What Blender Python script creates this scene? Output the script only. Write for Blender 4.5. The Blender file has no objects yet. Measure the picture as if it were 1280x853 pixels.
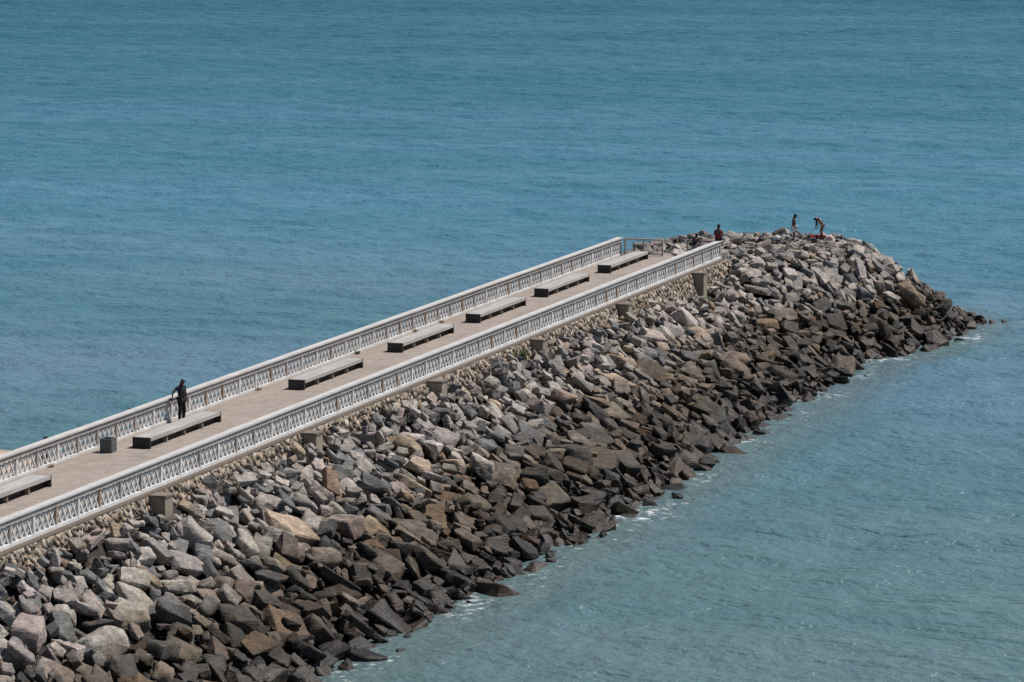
import bpy, bmesh, math, random
import numpy as np
from mathutils import Vector, Matrix, noise, Quaternion

rng = np.random.default_rng(7)
random.seed(7)
R = math.radians
scene = bpy.context.scene
COL = scene.collection
HD = 5.5                                     # promenade height above the water

# ------------------------------------------------------------------ helpers
def link(o, parent=None):
    COL.objects.link(o)
    if parent is not None:
        o.parent = parent
    return o

def tag(o, label=None, cat=None, group=None, kind=None):
    if label: o['label'] = label
    if cat: o['category'] = cat
    if group: o['group'] = group
    if kind: o['kind'] = kind
    return o

def empty(name, loc, rz=0.0):
    o = bpy.data.objects.new(name, None)
    o.empty_display_size = 0.2
    o.location = loc
    o.rotation_euler = (0, 0, rz)
    return link(o)

def mesh_obj(name, verts, faces, mat, parent=None, smooth=False, sharp=None):
    me = bpy.data.meshes.new(name)
    me.from_pydata([tuple(v) for v in verts], [], [tuple(f) for f in faces])
    me.update()
    if mat: me.materials.append(mat)
    if smooth:
        me.polygons.foreach_set('use_smooth', [True] * len(me.polygons))
        if sharp: me.set_sharp_from_angle(angle=R(sharp))
    return link(bpy.data.objects.new(name, me), parent)

def bm_obj(name, bm, mat, parent=None, bevel=0.0, smooth=False):
    if bevel:
        bmesh.ops.bevel(bm, geom=[e for e in bm.edges if len(e.link_faces) == 2 and e.calc_face_angle(0) > 0.5],
                        offset=bevel, segments=2, affect='EDGES', clamp_overlap=True)
    bmesh.ops.recalc_face_normals(bm, faces=bm.faces)
    me = bpy.data.meshes.new(name)
    bm.to_mesh(me); bm.free()
    if mat: me.materials.append(mat)
    if smooth: me.polygons.foreach_set('use_smooth', [True] * len(me.polygons))
    return link(bpy.data.objects.new(name, me), parent)

def add_box(bm, lo, hi):
    vs = [bm.verts.new((x, y, z)) for x in (lo[0], hi[0]) for y in (lo[1], hi[1]) for z in (lo[2], hi[2])]
    for f in ((0, 1, 3, 2), (4, 6, 7, 5), (0, 4, 5, 1), (2, 3, 7, 6), (0, 2, 6, 4), (1, 5, 7, 3)):
        bm.faces.new([vs[i] for i in f])
    return vs

def add_bar(bm, p, q, w, d):
    """square bar from p to q in a plane x = const: w thick in the plane, d deep in x"""
    p, q = Vector(p), Vector(q)
    a = (q - p).normalized()
    n = Vector((1, 0, 0)); b = a.cross(n).normalized()
    vs = []
    for c in (p, q):
        for s, t in ((-1, -1), (1, -1), (1, 1), (-1, 1)):
            vs.append(bm.verts.new(c + n * (s * d / 2) + b * (t * w / 2)))
    for f in ((0, 1, 2, 3), (7, 6, 5, 4), (0, 4, 5, 1), (1, 5, 6, 2), (2, 6, 7, 3), (3, 7, 4, 0)):
        bm.faces.new([vs[i] for i in f])

# ------------------------------------------------------------------ materials
class N:
    def __init__(self, name):
        self.m = bpy.data.materials.new(name); self.m.use_nodes = True
        self.t = self.m.node_tree; self.n = self.t.nodes
        self.b = self.n['Principled BSDF']
    def add(self, typ, **kw):
        x = self.n.new(typ)
        for k, v in kw.items():
            if k in x.inputs: x.inputs[k].default_value = v
            else: setattr(x, k, v)
        return x
    def l(self, a, b): self.t.links.new(a, b)
    def pos(self, scale=(1, 1, 1), rot=(0, 0, 0)):
        g = self.add('ShaderNodeNewGeometry'); mp = self.add('ShaderNodeMapping')
        mp.inputs['Scale'].default_value = scale; mp.inputs['Rotation'].default_value = rot
        self.l(g.outputs['Position'], mp.inputs['Vector']); return mp.outputs['Vector']
    def noise(self, scale, detail=4, rough=0.55, vec=None):
        x = self.add('ShaderNodeTexNoise'); x.inputs['Scale'].default_value = scale
        x.inputs['Detail'].default_value = detail; x.inputs['Roughness'].default_value = rough
        if vec is not None: self.l(vec, x.inputs['Vector'])
        return x.outputs['Fac']
    def ramp(self, fac, stops):
        x = self.add('ShaderNodeValToRGB'); e = x.color_ramp.elements
        while len(e) < len(stops): e.new(0.5)
        for i, (p, c) in enumerate(stops):
            e[i].position = p; e[i].color = (c[0], c[1], c[2], 1) if not isinstance(c, (int, float)) else (c, c, c, 1)
        self.l(fac, x.inputs['Fac']); return x.outputs['Color']
    def mix(self, a, b, fac, typ='MIX'):
        x = self.add('ShaderNodeMix', data_type='RGBA', blend_type=typ)
        for s, v in ((x.inputs['Factor'], fac), (x.inputs[6], a), (x.inputs[7], b)):
            if hasattr(v, 'is_linked'): self.l(v, s)
            elif isinstance(v, (int, float)): s.default_value = v
            else: s.default_value = (*v, 1)
        return x.outputs[2]
    def math(self, op, a, b=0.0, c=None, clamp=False):
        x = self.add('ShaderNodeMath', operation=op); x.use_clamp = clamp
        for s, v in zip(x.inputs, (a, b, c)):
            if v is None: continue
            if hasattr(v, 'is_linked'): self.l(v, s)
            else: s.default_value = v
        return x.outputs[0]
    def range(self, v, a, b, c=0.0, d=1.0, smooth=True):
        x = self.add('ShaderNodeMapRange'); x.interpolation_type = 'SMOOTHSTEP' if smooth else 'LINEAR'
        self.l(v, x.inputs['Value'])
        for k, q in (('From Min', a), ('From Max', b), ('To Min', c), ('To Max', d)): x.inputs[k].default_value = q
        return x.outputs[0]
    def bump(self, h, strength=0.3, dist=0.02, normal=None):
        x = self.add('ShaderNodeBump'); x.inputs['Strength'].default_value = strength; x.inputs['Distance'].default_value = dist
        self.l(h, x.inputs['Height'])
        if normal is not None: self.l(normal, x.inputs['Normal'])
        return x.outputs['Normal']
    def done(self, color=None, rough=0.8, normal=None, spec=0.3):
        for s, v in (('Base Color', color), ('Roughness', rough), ('Normal', normal)):
            if v is None: continue
            if hasattr(v, 'is_linked'): self.l(v, self.b.inputs[s])
            elif isinstance(v, (int, float)): self.b.inputs[s].default_value = v
            else: self.b.inputs[s].default_value = (*v, 1)
        self.b.inputs['Specular IOR Level'].default_value = spec
        return self.m

def concrete(name, c, dark, scale=1.0, streak=False, amount=0.5, rough=0.85):
    k = N(name)
    v = k.pos((1, 1, 1) if not streak else (2.0, 0.25, 2.0))
    big = k.noise(0.7 * scale, 5, 0.6, v); fine = k.noise(9 * scale, 4, 0.65, v)
    col = k.mix(dark, c, k.range(big, 0.35, 0.35 + 0.3 / amount))
    col = k.mix(col, tuple(x * 0.55 for x in dark), k.math('MULTIPLY', k.range(fine, 0.56, 0.72), 0.55))
    drip = k.noise(2.6, 4, 0.65, k.pos((1.6, 1.6, 0.22)))
    col = k.mix(col, tuple(x * q for x, q in zip(dark, (0.62, 0.52, 0.43))), k.math('MULTIPLY', k.range(drip, 0.57, 0.72), 0.55))
    return k.done(col, rough, k.bump(fine, 0.4, 0.02))

M = {}
M['rail'] = concrete('whitewashed_concrete', (0.82, 0.81, 0.79), (0.54, 0.52, 0.50), 1.6, amount=0.45)
M['cap'] = concrete('worn_cap_concrete', (0.66, 0.64, 0.62), (0.45, 0.43, 0.41), 1.3, amount=0.4)
M['post'] = concrete('post_concrete', (0.50, 0.465, 0.435), (0.30, 0.265, 0.24), 1.4)
M['post_rust'] = concrete('rust_stained_concrete', (0.46, 0.385, 0.325), (0.30, 0.205, 0.145), 2.0)
M['bench'] = concrete('bench_concrete', (0.58, 0.56, 0.535), (0.33, 0.315, 0.295), 2.4, streak=True, amount=0.45)
M['bench_shade'] = concrete('bench_shade_tone', (0.075, 0.068, 0.064), (0.04, 0.037, 0.035), 1.5)  # shade of the end faces and under-seat recess put into the colour
M['block'] = concrete('brown_grey_concrete', (0.36, 0.305, 0.24), (0.23, 0.19, 0.145), 1.6)
M['bin'] = concrete('green_grey_concrete', (0.16, 0.17, 0.165), (0.085, 0.095, 0.09), 3.0)
M['edge'] = concrete('slab_edge_concrete', (0.27, 0.23, 0.19), (0.15, 0.12, 0.10), 1.5)
M['metal'] = concrete('galvanised_metal', (0.56, 0.54, 0.52), (0.34, 0.29, 0.26), 3.0, rough=0.55)

def deck_material():
    k = N('deck_pavers'); v = k.pos()
    br = k.add('ShaderNodeTexBrick'); k.l(v, br.inputs['Vector'])
    br.inputs['Scale'].default_value = 1.0
    br.inputs['Brick Width'].default_value = 0.40; br.inputs['Row Height'].default_value = 0.20
    br.inputs['Mortar Size'].default_value = 0.010
    br.inputs['Color1'].default_value = (0.27, 0.226, 0.194, 1); br.inputs['Color2'].default_value = (0.33, 0.278, 0.240, 1)
    br.inputs['Mortar'].default_value = (0.22, 0.18, 0.15, 1)
    big = k.noise(0.45, 5, 0.6, v); fine = k.noise(5, 4, 0.6, v)
    col = k.mix(br.outputs['Color'], (0.24, 0.195, 0.165), k.math('MULTIPLY', k.range(big, 0.5, 0.72), 0.6))
    col = k.mix(col, (0.47, 0.41, 0.36), k.math('MULTIPLY', k.range(fine, 0.55, 0.75), 0.35))
    sp = k.add('ShaderNodeSeparateXYZ'); k.l(v, sp.inputs[0])
    jt = k.math('ABSOLUTE', k.math('SUBTRACT', k.math('FRACT', k.math('MULTIPLY', sp.outputs['Y'], 1 / 3.86)), 0.5))
    col = k.mix(col, (0.17, 0.14, 0.12), k.math('MULTIPLY', k.range(jt, 0.490, 0.497), 0.65))
    wob = k.math('MULTIPLY', k.math('SUBTRACT', fine, 0.5), 0.7)
    edge = k.math('ABSOLUTE', k.math('ADD', k.math('ADD', sp.outputs['X'], 3.19), wob))
    col = k.mix(col, (0.20, 0.15, 0.115), k.math('MULTIPLY', k.range(edge, 2.45, 3.1), 0.6))
    tr = k.noise(0.9, 5, 0.7, k.pos((1.6, 0.25, 1)))
    col = k.mix(col, (0.21, 0.18, 0.155), k.math('MULTIPLY', k.range(tr, 0.50, 0.66), 0.6))
    return k.done(col, 0.9, k.bump(fine, 0.3, 0.01))
M['deck'] = deck_material()

def rock_material():
    k = N('quarry_rock')
    at = k.add('ShaderNodeAttribute', attribute_name='tint')
    v = k.pos(); z = k.add('ShaderNodeSeparateXYZ'); k.l(v, z.inputs[0])
    n1 = k.noise(2.4, 6, 0.62, v); n2 = k.noise(11, 5, 0.7, v); n3 = k.noise(0.55, 3, 0.5, v)
    vs = k.pos((1.2, 1.2, 7.0), (0.5, 0.35, 0.0)); band = k.noise(2.2, 4, 0.6, vs)
    col = k.mix(at.outputs['Color'], (0.5, 0.5, 0.5), k.math('MULTIPLY', k.range(n1, 0.3, 0.75), 0.0))
    f = k.math('MULTIPLY', k.range(n1, 0.25, 0.75, 0.62, 1.32), k.range(n2, 0.3, 0.7, 0.80, 1.22))
    f = k.math('MULTIPLY', f, k.range(band, 0.3, 0.7, 0.80, 1.18))
    g = k.add('ShaderNodeCombineColor'); [k.l(f, g.inputs[i]) for i in range(3)]
    col = k.mix(at.outputs['Color'], g.outputs[0], 1.0, 'MULTIPLY')
    # iron stain and pale lichen blotches
    col = k.mix(col, (0.22, 0.135, 0.075), k.math('MULTIPLY', k.range(k.noise(1.7, 4, 0.6, k.pos((1, 1.3, 0.8))), 0.60, 0.74), 0.45))
    col = k.mix(col, (0.50, 0.48, 0.46), k.math('MULTIPLY', k.range(n2, 0.60, 0.72), 0.28))
    # tide marks: brown weed zone, then black wet zone
    zz = k.math('ADD', z.outputs['Z'], k.math('MULTIPLY', k.math('SUBTRACT', n3, 0.5), 2.6))
    zz = k.math('ADD', zz, k.math('MULTIPLY', k.math('SUBTRACT', n1, 0.5), 0.7))
    alg = k.range(zz, 3.8, 2.0)
    col = k.mix(col, k.mix(col, (0.34, 0.285, 0.22), 1.0, 'MULTIPLY'), k.math('MULTIPLY', alg, 0.90))
    wet = k.range(zz, 1.7, 0.6)
    col = k.mix(col, k.mix(col, (0.40, 0.36, 0.33), 1.0, 'MULTIPLY'), wet)
    ro = k.math('SUBTRACT', 0.9, k.math('MULTIPLY', wet, 0.36))
    h = k.math('ADD', k.math('MULTIPLY', n1, 1.4), k.math('ADD', k.math('MULTIPLY', n2, k.math('SUBTRACT', 0.5, k.math('MULTIPLY', wet, 0.4))), k.math('MULTIPLY', band, 1.0)))
    return k.done(col, ro, k.bump(h, 0.55, 0.10), 0.35)
M['rock'] = rock_material()

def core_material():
    k = N('gap_shade_rubble'); v = k.pos()
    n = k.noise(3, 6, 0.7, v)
    col = k.ramp(n, [(0.3, (0.02, 0.018, 0.016)), (0.7, (0.06, 0.052, 0.045))])  # near-black tone paints deeper shade into the gaps between boulders
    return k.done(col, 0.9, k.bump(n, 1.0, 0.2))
M['core'] = core_material()

def wall_material():
    k = N('rubble_masonry')
    at = k.add('ShaderNodeAttribute', attribute_name='tint')
    v = k.pos(); n1 = k.noise(5, 5, 0.65, v); n2 = k.noise(24, 4, 0.7, v)
    f = k.math('MULTIPLY', k.range(n1, 0.25, 0.75, 0.65, 1.25), k.range(n2, 0.3, 0.7, 0.82, 1.15))
    g = k.add('ShaderNodeCombineColor'); [k.l(f, g.inputs[i]) for i in range(3)]
    col = k.mix(at.outputs['Color'], g.outputs[0], 1.0, 'MULTIPLY')
    return k.done(col, 0.92, k.bump(n1, 0.5, 0.03))
M['wall'] = wall_material()
M['mortar'] = concrete('old_mortar', (0.20, 0.165, 0.13), (0.11, 0.088, 0.068), 3.0)

def sand_material():
    k = N('beach_sand'); v = k.pos(); n = k.noise(0.8, 5, 0.6, v)
    z = k.add('ShaderNodeSeparateXYZ'); k.l(v, z.inputs[0])
    col = k.mix((0.50, 0.39, 0.285), (0.42, 0.32, 0.23), n)
    col = k.mix((0.26, 0.20, 0.155), col, k.range(z.outputs['Z'], 0.05, 0.22))
    return k.done(col, 0.9, k.bump(n, 0.3, 0.05))
M['sand'] = sand_material()

def water_material():
    k = N('sea_water')
    v = k.pos()
    at = k.add('ShaderNodeAttribute', attribute_name='shore')     # 0 far out, 1 at the rocks
    sh = at.outputs['Fac']
    rv = k.pos((1, 1, 1), (0, 0, R(-18.4)))                       # axes across and along the camera heading
    sp = k.add('ShaderNodeSeparateXYZ'); k.l(rv, sp.inputs[0])
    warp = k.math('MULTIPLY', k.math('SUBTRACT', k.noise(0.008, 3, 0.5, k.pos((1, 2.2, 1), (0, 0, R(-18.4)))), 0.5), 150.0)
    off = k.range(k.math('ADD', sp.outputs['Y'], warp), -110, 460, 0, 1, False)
    # turbid grey-green inshore, blue beyond; farthest darkening paints in dimmer sky reflection
    body = k.ramp(off, TURBID_REFLECT)
    patch = k.noise(0.03, 4, 0.55, k.pos((1, 2.4, 1), (0, 0, R(-18.4))))
    body = k.mix(body, k.mix(body, (0.80, 0.90, 0.90), 1.0, 'MULTIPLY'), k.range(patch, 0.42, 0.66))
    band = k.noise(1.0, 4, 0.6, k.pos((0.0055, 0.034, 1), (0, 0, R(-15))))
    body = k.mix(k.mix(body, (0.74, 0.90, 0.86), 1.0, 'MULTIPLY'), k.mix(body, (1.12, 1.04, 1.07), 1.0, 'MULTIPLY'), k.range(band, 0.36, 0.64))  # wind patches and bands: sky reflection partly painted into the body colour
    cloud = k.noise(0.12, 4, 0.6, v)
    body = k.mix(body, (0.105, 0.150, 0.150), k.math('MULTIPLY', k.range(k.math('ADD', sh, k.math('MULTIPLY', k.math('SUBTRACT', cloud, 0.5), 0.7)), 0.10, 0.95), 0.75))
    # foam torn by noise, only close to the stones
    fo = k.noise(1.9, 5, 0.68, k.pos((1, 1, 1))); fo2 = k.noise(0.16, 3, 0.5, v)
    amt = k.math('ADD', fo, k.math('ADD', k.math('MULTIPLY', k.math('SUBTRACT', fo2, 0.5), 0.55), k.math('MULTIPLY', sh, 0.40)))
    foam = k.math('MULTIPLY', k.range(amt, 0.94, 1.16), k.range(sh, 0.25, 0.7))
    col = k.mix(body, (0.62, 0.64, 0.64), foam)
    rip = k.noise(1.7, 3, 0.6, k.pos((0.85, 1.1, 1), (0, 0, R(-18.4))))
    rip2 = k.noise(0.55, 3, 0.55, k.pos((0.8, 1.3, 1), (0, 0, R(-24))))
    h = k.math('ADD', k.math('MULTIPLY', rip, 0.52), k.math('MULTIPLY', rip2, 1.15))
    nr = k.bump(h, 1.0, 0.55)
    k.n.remove(k.b)
    df = k.add('ShaderNodeBsdfDiffuse'); gl = k.add('ShaderNodeBsdfGlossy'); fr = k.add('ShaderNodeFresnel'); mx = k.add('ShaderNodeMixShader')
    fr.inputs['IOR'].default_value = 1.333
    gl.inputs['Color'].default_value = (0.86, 0.95, 1.0, 1); gl.inputs['Roughness'].default_value = 0.19
    k.l(col, df.inputs['Color'])
    for x in (df, gl, fr): k.l(nr, x.inputs['Normal'])
    # a rough sea reflects less at grazing angles than flat water does
    fac = k.math('MULTIPLY', k.math('MINIMUM', fr.outputs[0], 0.56), k.math('SUBTRACT', k.range(band, 0.3, 0.7, 0.74, 0.98), k.math('MULTIPLY', foam, 0.6)))
    k.l(fac, mx.inputs[0]); k.l(df.outputs[0], mx.inputs[1]); k.l(gl.outputs[0], mx.inputs[2])
    k.l(mx.outputs[0], k.n['Material Output'].inputs['Surface'])
    return k.m
TURBID_REFLECT = [(0.0, (0.132, 0.180, 0.192)), (0.19, (0.098, 0.184, 0.232)), (0.34, (0.070, 0.185, 0.258)), (0.60, (0.045, 0.146, 0.202)), (1.0, (0.029, 0.112, 0.156))]
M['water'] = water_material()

def plain(name, c, rough=0.7, var=0.25, scale=6, spec=0.3):
    k = N(name); n = k.noise(scale, 4, 0.6, k.pos())
    col = k.mix(tuple(x * (1 - var) for x in c), tuple(min(1, x * (1 + var)) for x in c), n)
    return k.done(col, rough, k.bump(n, 0.2, 0.01), spec)
M['skin'] = plain('tanned_skin', (0.23, 0.12, 0.075), 0.5, 0.08)
M['skin_dark'] = plain('dark_skin', (0.085, 0.045, 0.030), 0.5, 0.08)
M['hair'] = plain('black_hair', (0.012, 0.010, 0.010), 0.5, 0.2)
M['navy'] = plain('navy_cloth', (0.014, 0.015, 0.022), 0.85)
M['charcoal'] = plain('charcoal_cloth', (0.017, 0.017, 0.021), 0.85)
M['red'] = plain('red_cloth', (0.17, 0.016, 0.018), 0.85)
M['white'] = plain('white_cloth', (0.72, 0.72, 0.74), 0.8, 0.06)
M['greycloth'] = plain('grey_cloth', (0.16, 0.16, 0.19), 0.85)
M['pink'] = plain('pale_pink_cloth', (0.66, 0.50, 0.46), 0.85, 0.2)
M['plastic'] = plain('white_plastic', (0.75, 0.74, 0.72), 0.45, 0.04)
M['weed'] = plain('olive_weed', (0.105, 0.115, 0.035), 0.8, 0.4, 9)
M['weed_dry'] = plain('dry_weed', (0.30, 0.19, 0.075), 0.9, 0.35, 9)

# ------------------------------------------------------------------ shape of the mound
def mound(x, y):
    """design height of the rock slope (m above the water) - numpy"""
    x = np.asarray(x, float); y = np.asarray(y, float)
    t = np.clip((y + 5.0) / 18.0, 0, 1); t = t * t * (3 - 2 * t)
    xc = -3.0 + 2.0 * t
    ys = np.minimum(y, 13.0)
    w = 3.6 + 3.2 * t
    zc = np.interp(y, [-90, -24, -8, -4, 2.5, 14], [4.85, 4.62, 4.30, 4.45, 5.15, 5.0])
    sl = np.interp(y, [-92, -75, -50, -20, -6, 4, 13], [0.52, 0.475, 0.445, 0.465, 0.455, 0.56, 0.69])
    d = np.hypot(x - xc, y - ys) - w
    zc = zc + 0.20 * np.clip((2.6 - x) / 1.4, 0, 1) * np.clip((-9 - y) / 6, 0, 1) * (x > -3)
    return np.where(d > 0, zc - sl * d, zc)

# ------------------------------------------------------------------ sea
def build_sea():
    yaw = R(18.39)
    e1 = np.array([math.cos(yaw), math.sin(yaw)]); e2 = np.array([-math.sin(yaw), math.cos(yaw)])
    du = 0.5
    u = np.arange(-130, 130.01, du); vv = np.arange(-150, 620.01, du)
    U, V = np.meshgrid(u, vv)
    X = U * e1[0] + V * e2[0] - 10; Y = U * e1[1] + V * e2[1]
    Z = np.zeros_like(X)
    g = np.random.default_rng(3)
    for i in range(64):
        lam = 1.5 * (9.0 / 1.5) ** (i / 63.0)
        th = yaw + R(-100) + g.normal(0, R(48))
        k = 2 * math.pi / lam
        ph = g.uniform(0, 6.283)
        amp = 0.025 / k
        grp = 0.65 + 0.35 * np.sin((X * math.cos(th + 1) + Y * math.sin(th + 1)) * k * 0.13 + ph * 3)
        Z += amp * grp * np.sin((X * math.cos(th) + Y * math.sin(th)) * k + ph)
    for lam, off, a in ((34, -84, 0.06), (27, -99, 0.04), (47, -91, 0.07)):
        th = yaw + R(off); k = 2 * math.pi / lam
        Z += a * np.sin((X * math.cos(th) + Y * math.sin(th)) * k + lam)
    T = mound(X, Y)
    shore = np.clip((T + 2.6) / 2.3, 0, 1) ** 1.6
    edge = np.minimum(np.minimum(U + 130, 130 - U), np.minimum(V + 150, 620 - V)) / 6.0
    Z *= np.clip(edge, 0, 1)
    Z *= 1 - 0.5 * np.clip((T + 1.5) / 1.5, 0, 1)
    nv, nu = X.shape
    co = np.stack([X, Y, Z], -1).reshape(-1, 3)
    idx = np.arange(nv * nu).reshape(nv, nu)
    q = np.stack([idx[:-1, :-1], idx[:-1, 1:], idx[1:, 1:], idx[1:, :-1]], -1).reshape(-1, 4)
    n0 = len(co)
    # skirt out to the horizon
    cor = [idx[0, 0], idx[0, -1], idx[-1, -1], idx[-1, 0]]
    far = []
    for a, b in ((-1, -1), (1, -1), (1, 1), (-1, 1)):
        p = np.array([0.0, 0.0]) + (e1 * a + e2 * b) * 9000
        far.append((p[0], p[1], 0.0))
    co = np.vstack([co, np.array(far)])
    ring = np.array([[n0 + 0, n0 + 1, cor[1], cor[0]], [n0 + 1, n0 + 2, cor[2], cor[1]],
                     [n0 + 2, n0 + 3, cor[3], cor[2]], [n0 + 3, n0 + 0, cor[0], cor[3]]])
    q = np.vstack([q, ring])
    me = bpy.data.meshes.new('sea')
    me.vertices.add(len(co)); me.vertices.foreach_set('co', co.astype(np.float32).ravel())
    me.loops.add(q.size); me.loops.foreach_set('vertex_index', q.astype(np.int32).ravel())
    me.polygons.add(len(q)); me.polygons.foreach_set('loop_start', np.arange(0, q.size, 4, dtype=np.int32))
    me.update(calc_edges=True)
    me.polygons.foreach_set('use_smooth', np.ones(len(q), bool))
    at = me.attributes.new('shore', 'FLOAT', 'POINT')
    at.data.foreach_set('value', np.concatenate([shore.ravel(), np.zeros(4)]).astype(np.float32))
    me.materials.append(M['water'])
    o = link(bpy.data.objects.new('sea', me))
    tag(o, kind='structure')
build_sea()

# sea bed / rubble core under the rocks
def grid_obj(name, xs, ys, fz, mat, kind='structure'):
    X, Y = np.meshgrid(xs, ys); Z = fz(X, Y)
    nv, nu = X.shape; idx = np.arange(nv * nu).reshape(nv, nu)
    q = np.stack([idx[:-1, :-1], idx[:-1, 1:], idx[1:, 1:], idx[1:, :-1]], -1).reshape(-1, 4)
    o = mesh_obj(name, np.stack([X, Y, Z], -1).reshape(-1, 3), q.tolist(), mat, smooth=True)
    return tag(o, kind=kind)
CORE = 0.95
def core_depth(x):
    return np.where((x > -1) & (x < 2.5), 0.40 + (CORE - 0.40) * np.clip((x - 0.7) / 0.8, 0, 1), CORE)
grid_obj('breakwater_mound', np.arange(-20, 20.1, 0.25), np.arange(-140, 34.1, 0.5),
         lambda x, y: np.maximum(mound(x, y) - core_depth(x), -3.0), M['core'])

# beach on the far side of the pier
def beach_z(x, y):
    edge = -45.9 - (x + 24.3) * 0.33
    return np.clip((edge - y) * 0.06, -1.2, 3.0) + 0.0
grid_obj('beach', np.arange(-120, -5.9, 2.0), np.arange(-220, -30, 1.0), beach_z, M['sand'])

# ------------------------------------------------------------------ promenade deck
Y0, YE = -132.0, 0.15
bm = bmesh.new(); add_box(bm, (-6.44, Y0, HD - 0.10), (0.06, YE, HD)); o = bm_obj('promenade', bm, M['deck']); tag(o, kind='structure')
bm = bmesh.new()
add_box(bm, (-6.50, Y0, HD - 0.16), (0.06, YE + 0.08, HD - 0.104))
o = bm_obj('promenade_slab', bm, M['edge'], bevel=0.015); tag(o, kind='structure')
bm = bmesh.new()
add_box(bm, (-6.40, Y0, 0.5), (-0.12, YE - 0.05, HD - 0.17))
o = bm_obj('promenade_fill', bm, M['mortar']); tag(o, kind='structure')

# ------------------------------------------------------------------ masonry retaining wall (sea side, right)
def stone_hull(g, n=9):
    bm = bmesh.new()
    for s in np.array([[a, b, c] for a in (-1, 1) for b in (-1, 1) for c in (-1, 1)]):
        bm.verts.new(tuple(s * g.uniform(0.55, 1.0, 3)))
    bmesh.ops.convex_hull(bm, input=bm.verts)
    bmesh.ops.delete(bm, geom=[v for v in bm.verts if not v.link_faces], context='VERTS')
    bmesh.ops.triangulate(bm, faces=bm.faces)
    bm.verts.ensure_lookup_table()
    v = np.array([v.co[:] for v in bm.verts]); f = np.array([[w.index for w in fc.verts] for fc in bm.faces])
    bm.free(); return v, f

def color_mesh(name, verts, faces, tints, mat, parent=None, smooth_angle=None):
    """verts Nx3, triangles Mx3, tint per vertex Nx3"""
    me = bpy.data.meshes.new(name)
    me.vertices.add(len(verts)); me.vertices.foreach_set('co', np.asarray(verts, np.float32).ravel())
    f = np.asarray(faces, np.int32)
    me.loops.add(f.size); me.loops.foreach_set('vertex_index', f.ravel())
    me.polygons.add(len(f)); me.polygons.foreach_set('loop_start', np.arange(0, f.size, 3, dtype=np.int32))
    me.update(calc_edges=True)
    at = me.attributes.new('tint', 'FLOAT_COLOR', 'POINT')
    at.data.foreach_set('color', np.hstack([tints, np.ones((len(verts), 1))]).astype(np.float32).ravel())
    me.materials.append(mat)
    if smooth_angle:
        me.polygons.foreach_set('use_smooth', np.ones(len(f), bool)); me.set_sharp_from_angle(angle=R(smooth_angle))
    return link(bpy.data.objects.new(name, me), parent)

BAT = 0.34
WALL_TOP, WALL_BOT = HD - 0.165, 3.0
def build_wall():
    root = empty('stone_wall', (0, 0, 0))
    tag(root, 'battered tan rubble stone retaining wall below the near white railing', 'stone wall')
    bm = bmesh.new()
    h = WALL_TOP - WALL_BOT
    prof = [(-0.11, WALL_TOP), (0.02, WALL_TOP), (0.02 + BAT * h, WALL_BOT), (-0.11, WALL_BOT)]
    a = [bm.verts.new((x, Y0, z)) for x, z in prof]; b = [bm.verts.new((x, YE + 1.2, z)) for x, z in prof]
    bm.faces.new(a); bm.faces.new(b[::-1])
    for i in range(4): bm.faces.new((a[i], b[i], b[(i + 1) % 4], a[(i + 1) % 4]))
    bm_obj('wall_core', bm, M['mortar'], root)
    g = np.random.default_rng(11)
    vs, fs, ts, n = [], [], [], 0
    pal = np.array([(0.42, 0.32, 0.235), (0.46, 0.37, 0.28), (0.35, 0.26, 0.19), (0.50, 0.43, 0.35), (0.30, 0.235, 0.18), (0.40, 0.34, 0.28)])
    for q in range(5200):
        y = g.uniform(-111, YE + 1.1); zc = WALL_TOP - 1.75 * g.random() ** 1.2
        big = g.random() < .22
        w = g.uniform(0.22, 0.42) if big else g.uniform(0.09, 0.24); hh = w * g.uniform(0.9, 2.3) if not big else w * g.uniform(.6, 1.2)
        hv, hf = stone_hull(g)
        hv = np.sign(hv) * np.abs(hv) ** 0.6
        p = hv * np.array([g.uniform(0.05, 0.085), w * 0.52, hh * 0.52])
        lean = g.normal(-0.5, 0.3); c, s = math.cos(lean), math.sin(lean)
        p = np.stack([p[:, 0], p[:, 1] * c - p[:, 2] * s, p[:, 1] * s + p[:, 2] * c], 1)
        p[:, 0] += BAT * (-p[:, 2])
        p += np.array([0.02 + BAT * (WALL_TOP - zc) + g.uniform(-0.035, 0.03), y, zc])
        p[:, 2] = np.minimum(p[:, 2], WALL_TOP - 0.004)
        vs.append(p); fs.append(hf + n); n += len(p)
        ts.append(np.tile(pal[g.integers(len(pal))] * g.uniform(0.42, 0.98), (len(p), 1)))
    color_mesh('stone_facing', np.vstack(vs), np.vstack(fs), np.vstack(ts), M['wall'], root)
build_wall()

# ------------------------------------------------------------------ railings
PITCH = 1.93
RH = 1.08
def panel_mesh():
    bm = bmesh.new()
    L = PITCH - 0.17; n = 4; p = L / n; d = 0.075
    zb, zt = 0.13, 0.70
    for i in range(n):
        a = -L / 2 + i * p
        add_bar(bm, (-0.012, a + 0.03, zb), (-0.012, a + p - 0.03, zt), 0.07, d)
        add_bar(bm, (0.012, a + p - 0.03, zb), (0.012, a + 0.03, zt), 0.07, d)
    for i in range(n + 1):
        a = -L / 2 + i * p
        a = min(max(a, -L / 2 + 0.03), L / 2 - 0.03)
        add_bar(bm, (0.0, a, zt - 0.01), (0.0, a, 0.83), 0.05, d * 0.9)
    add_box(bm, (-0.05, -L / 2, zt - 0.022), (0.05, L / 2, zt + 0.022))
    return bm

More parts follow.
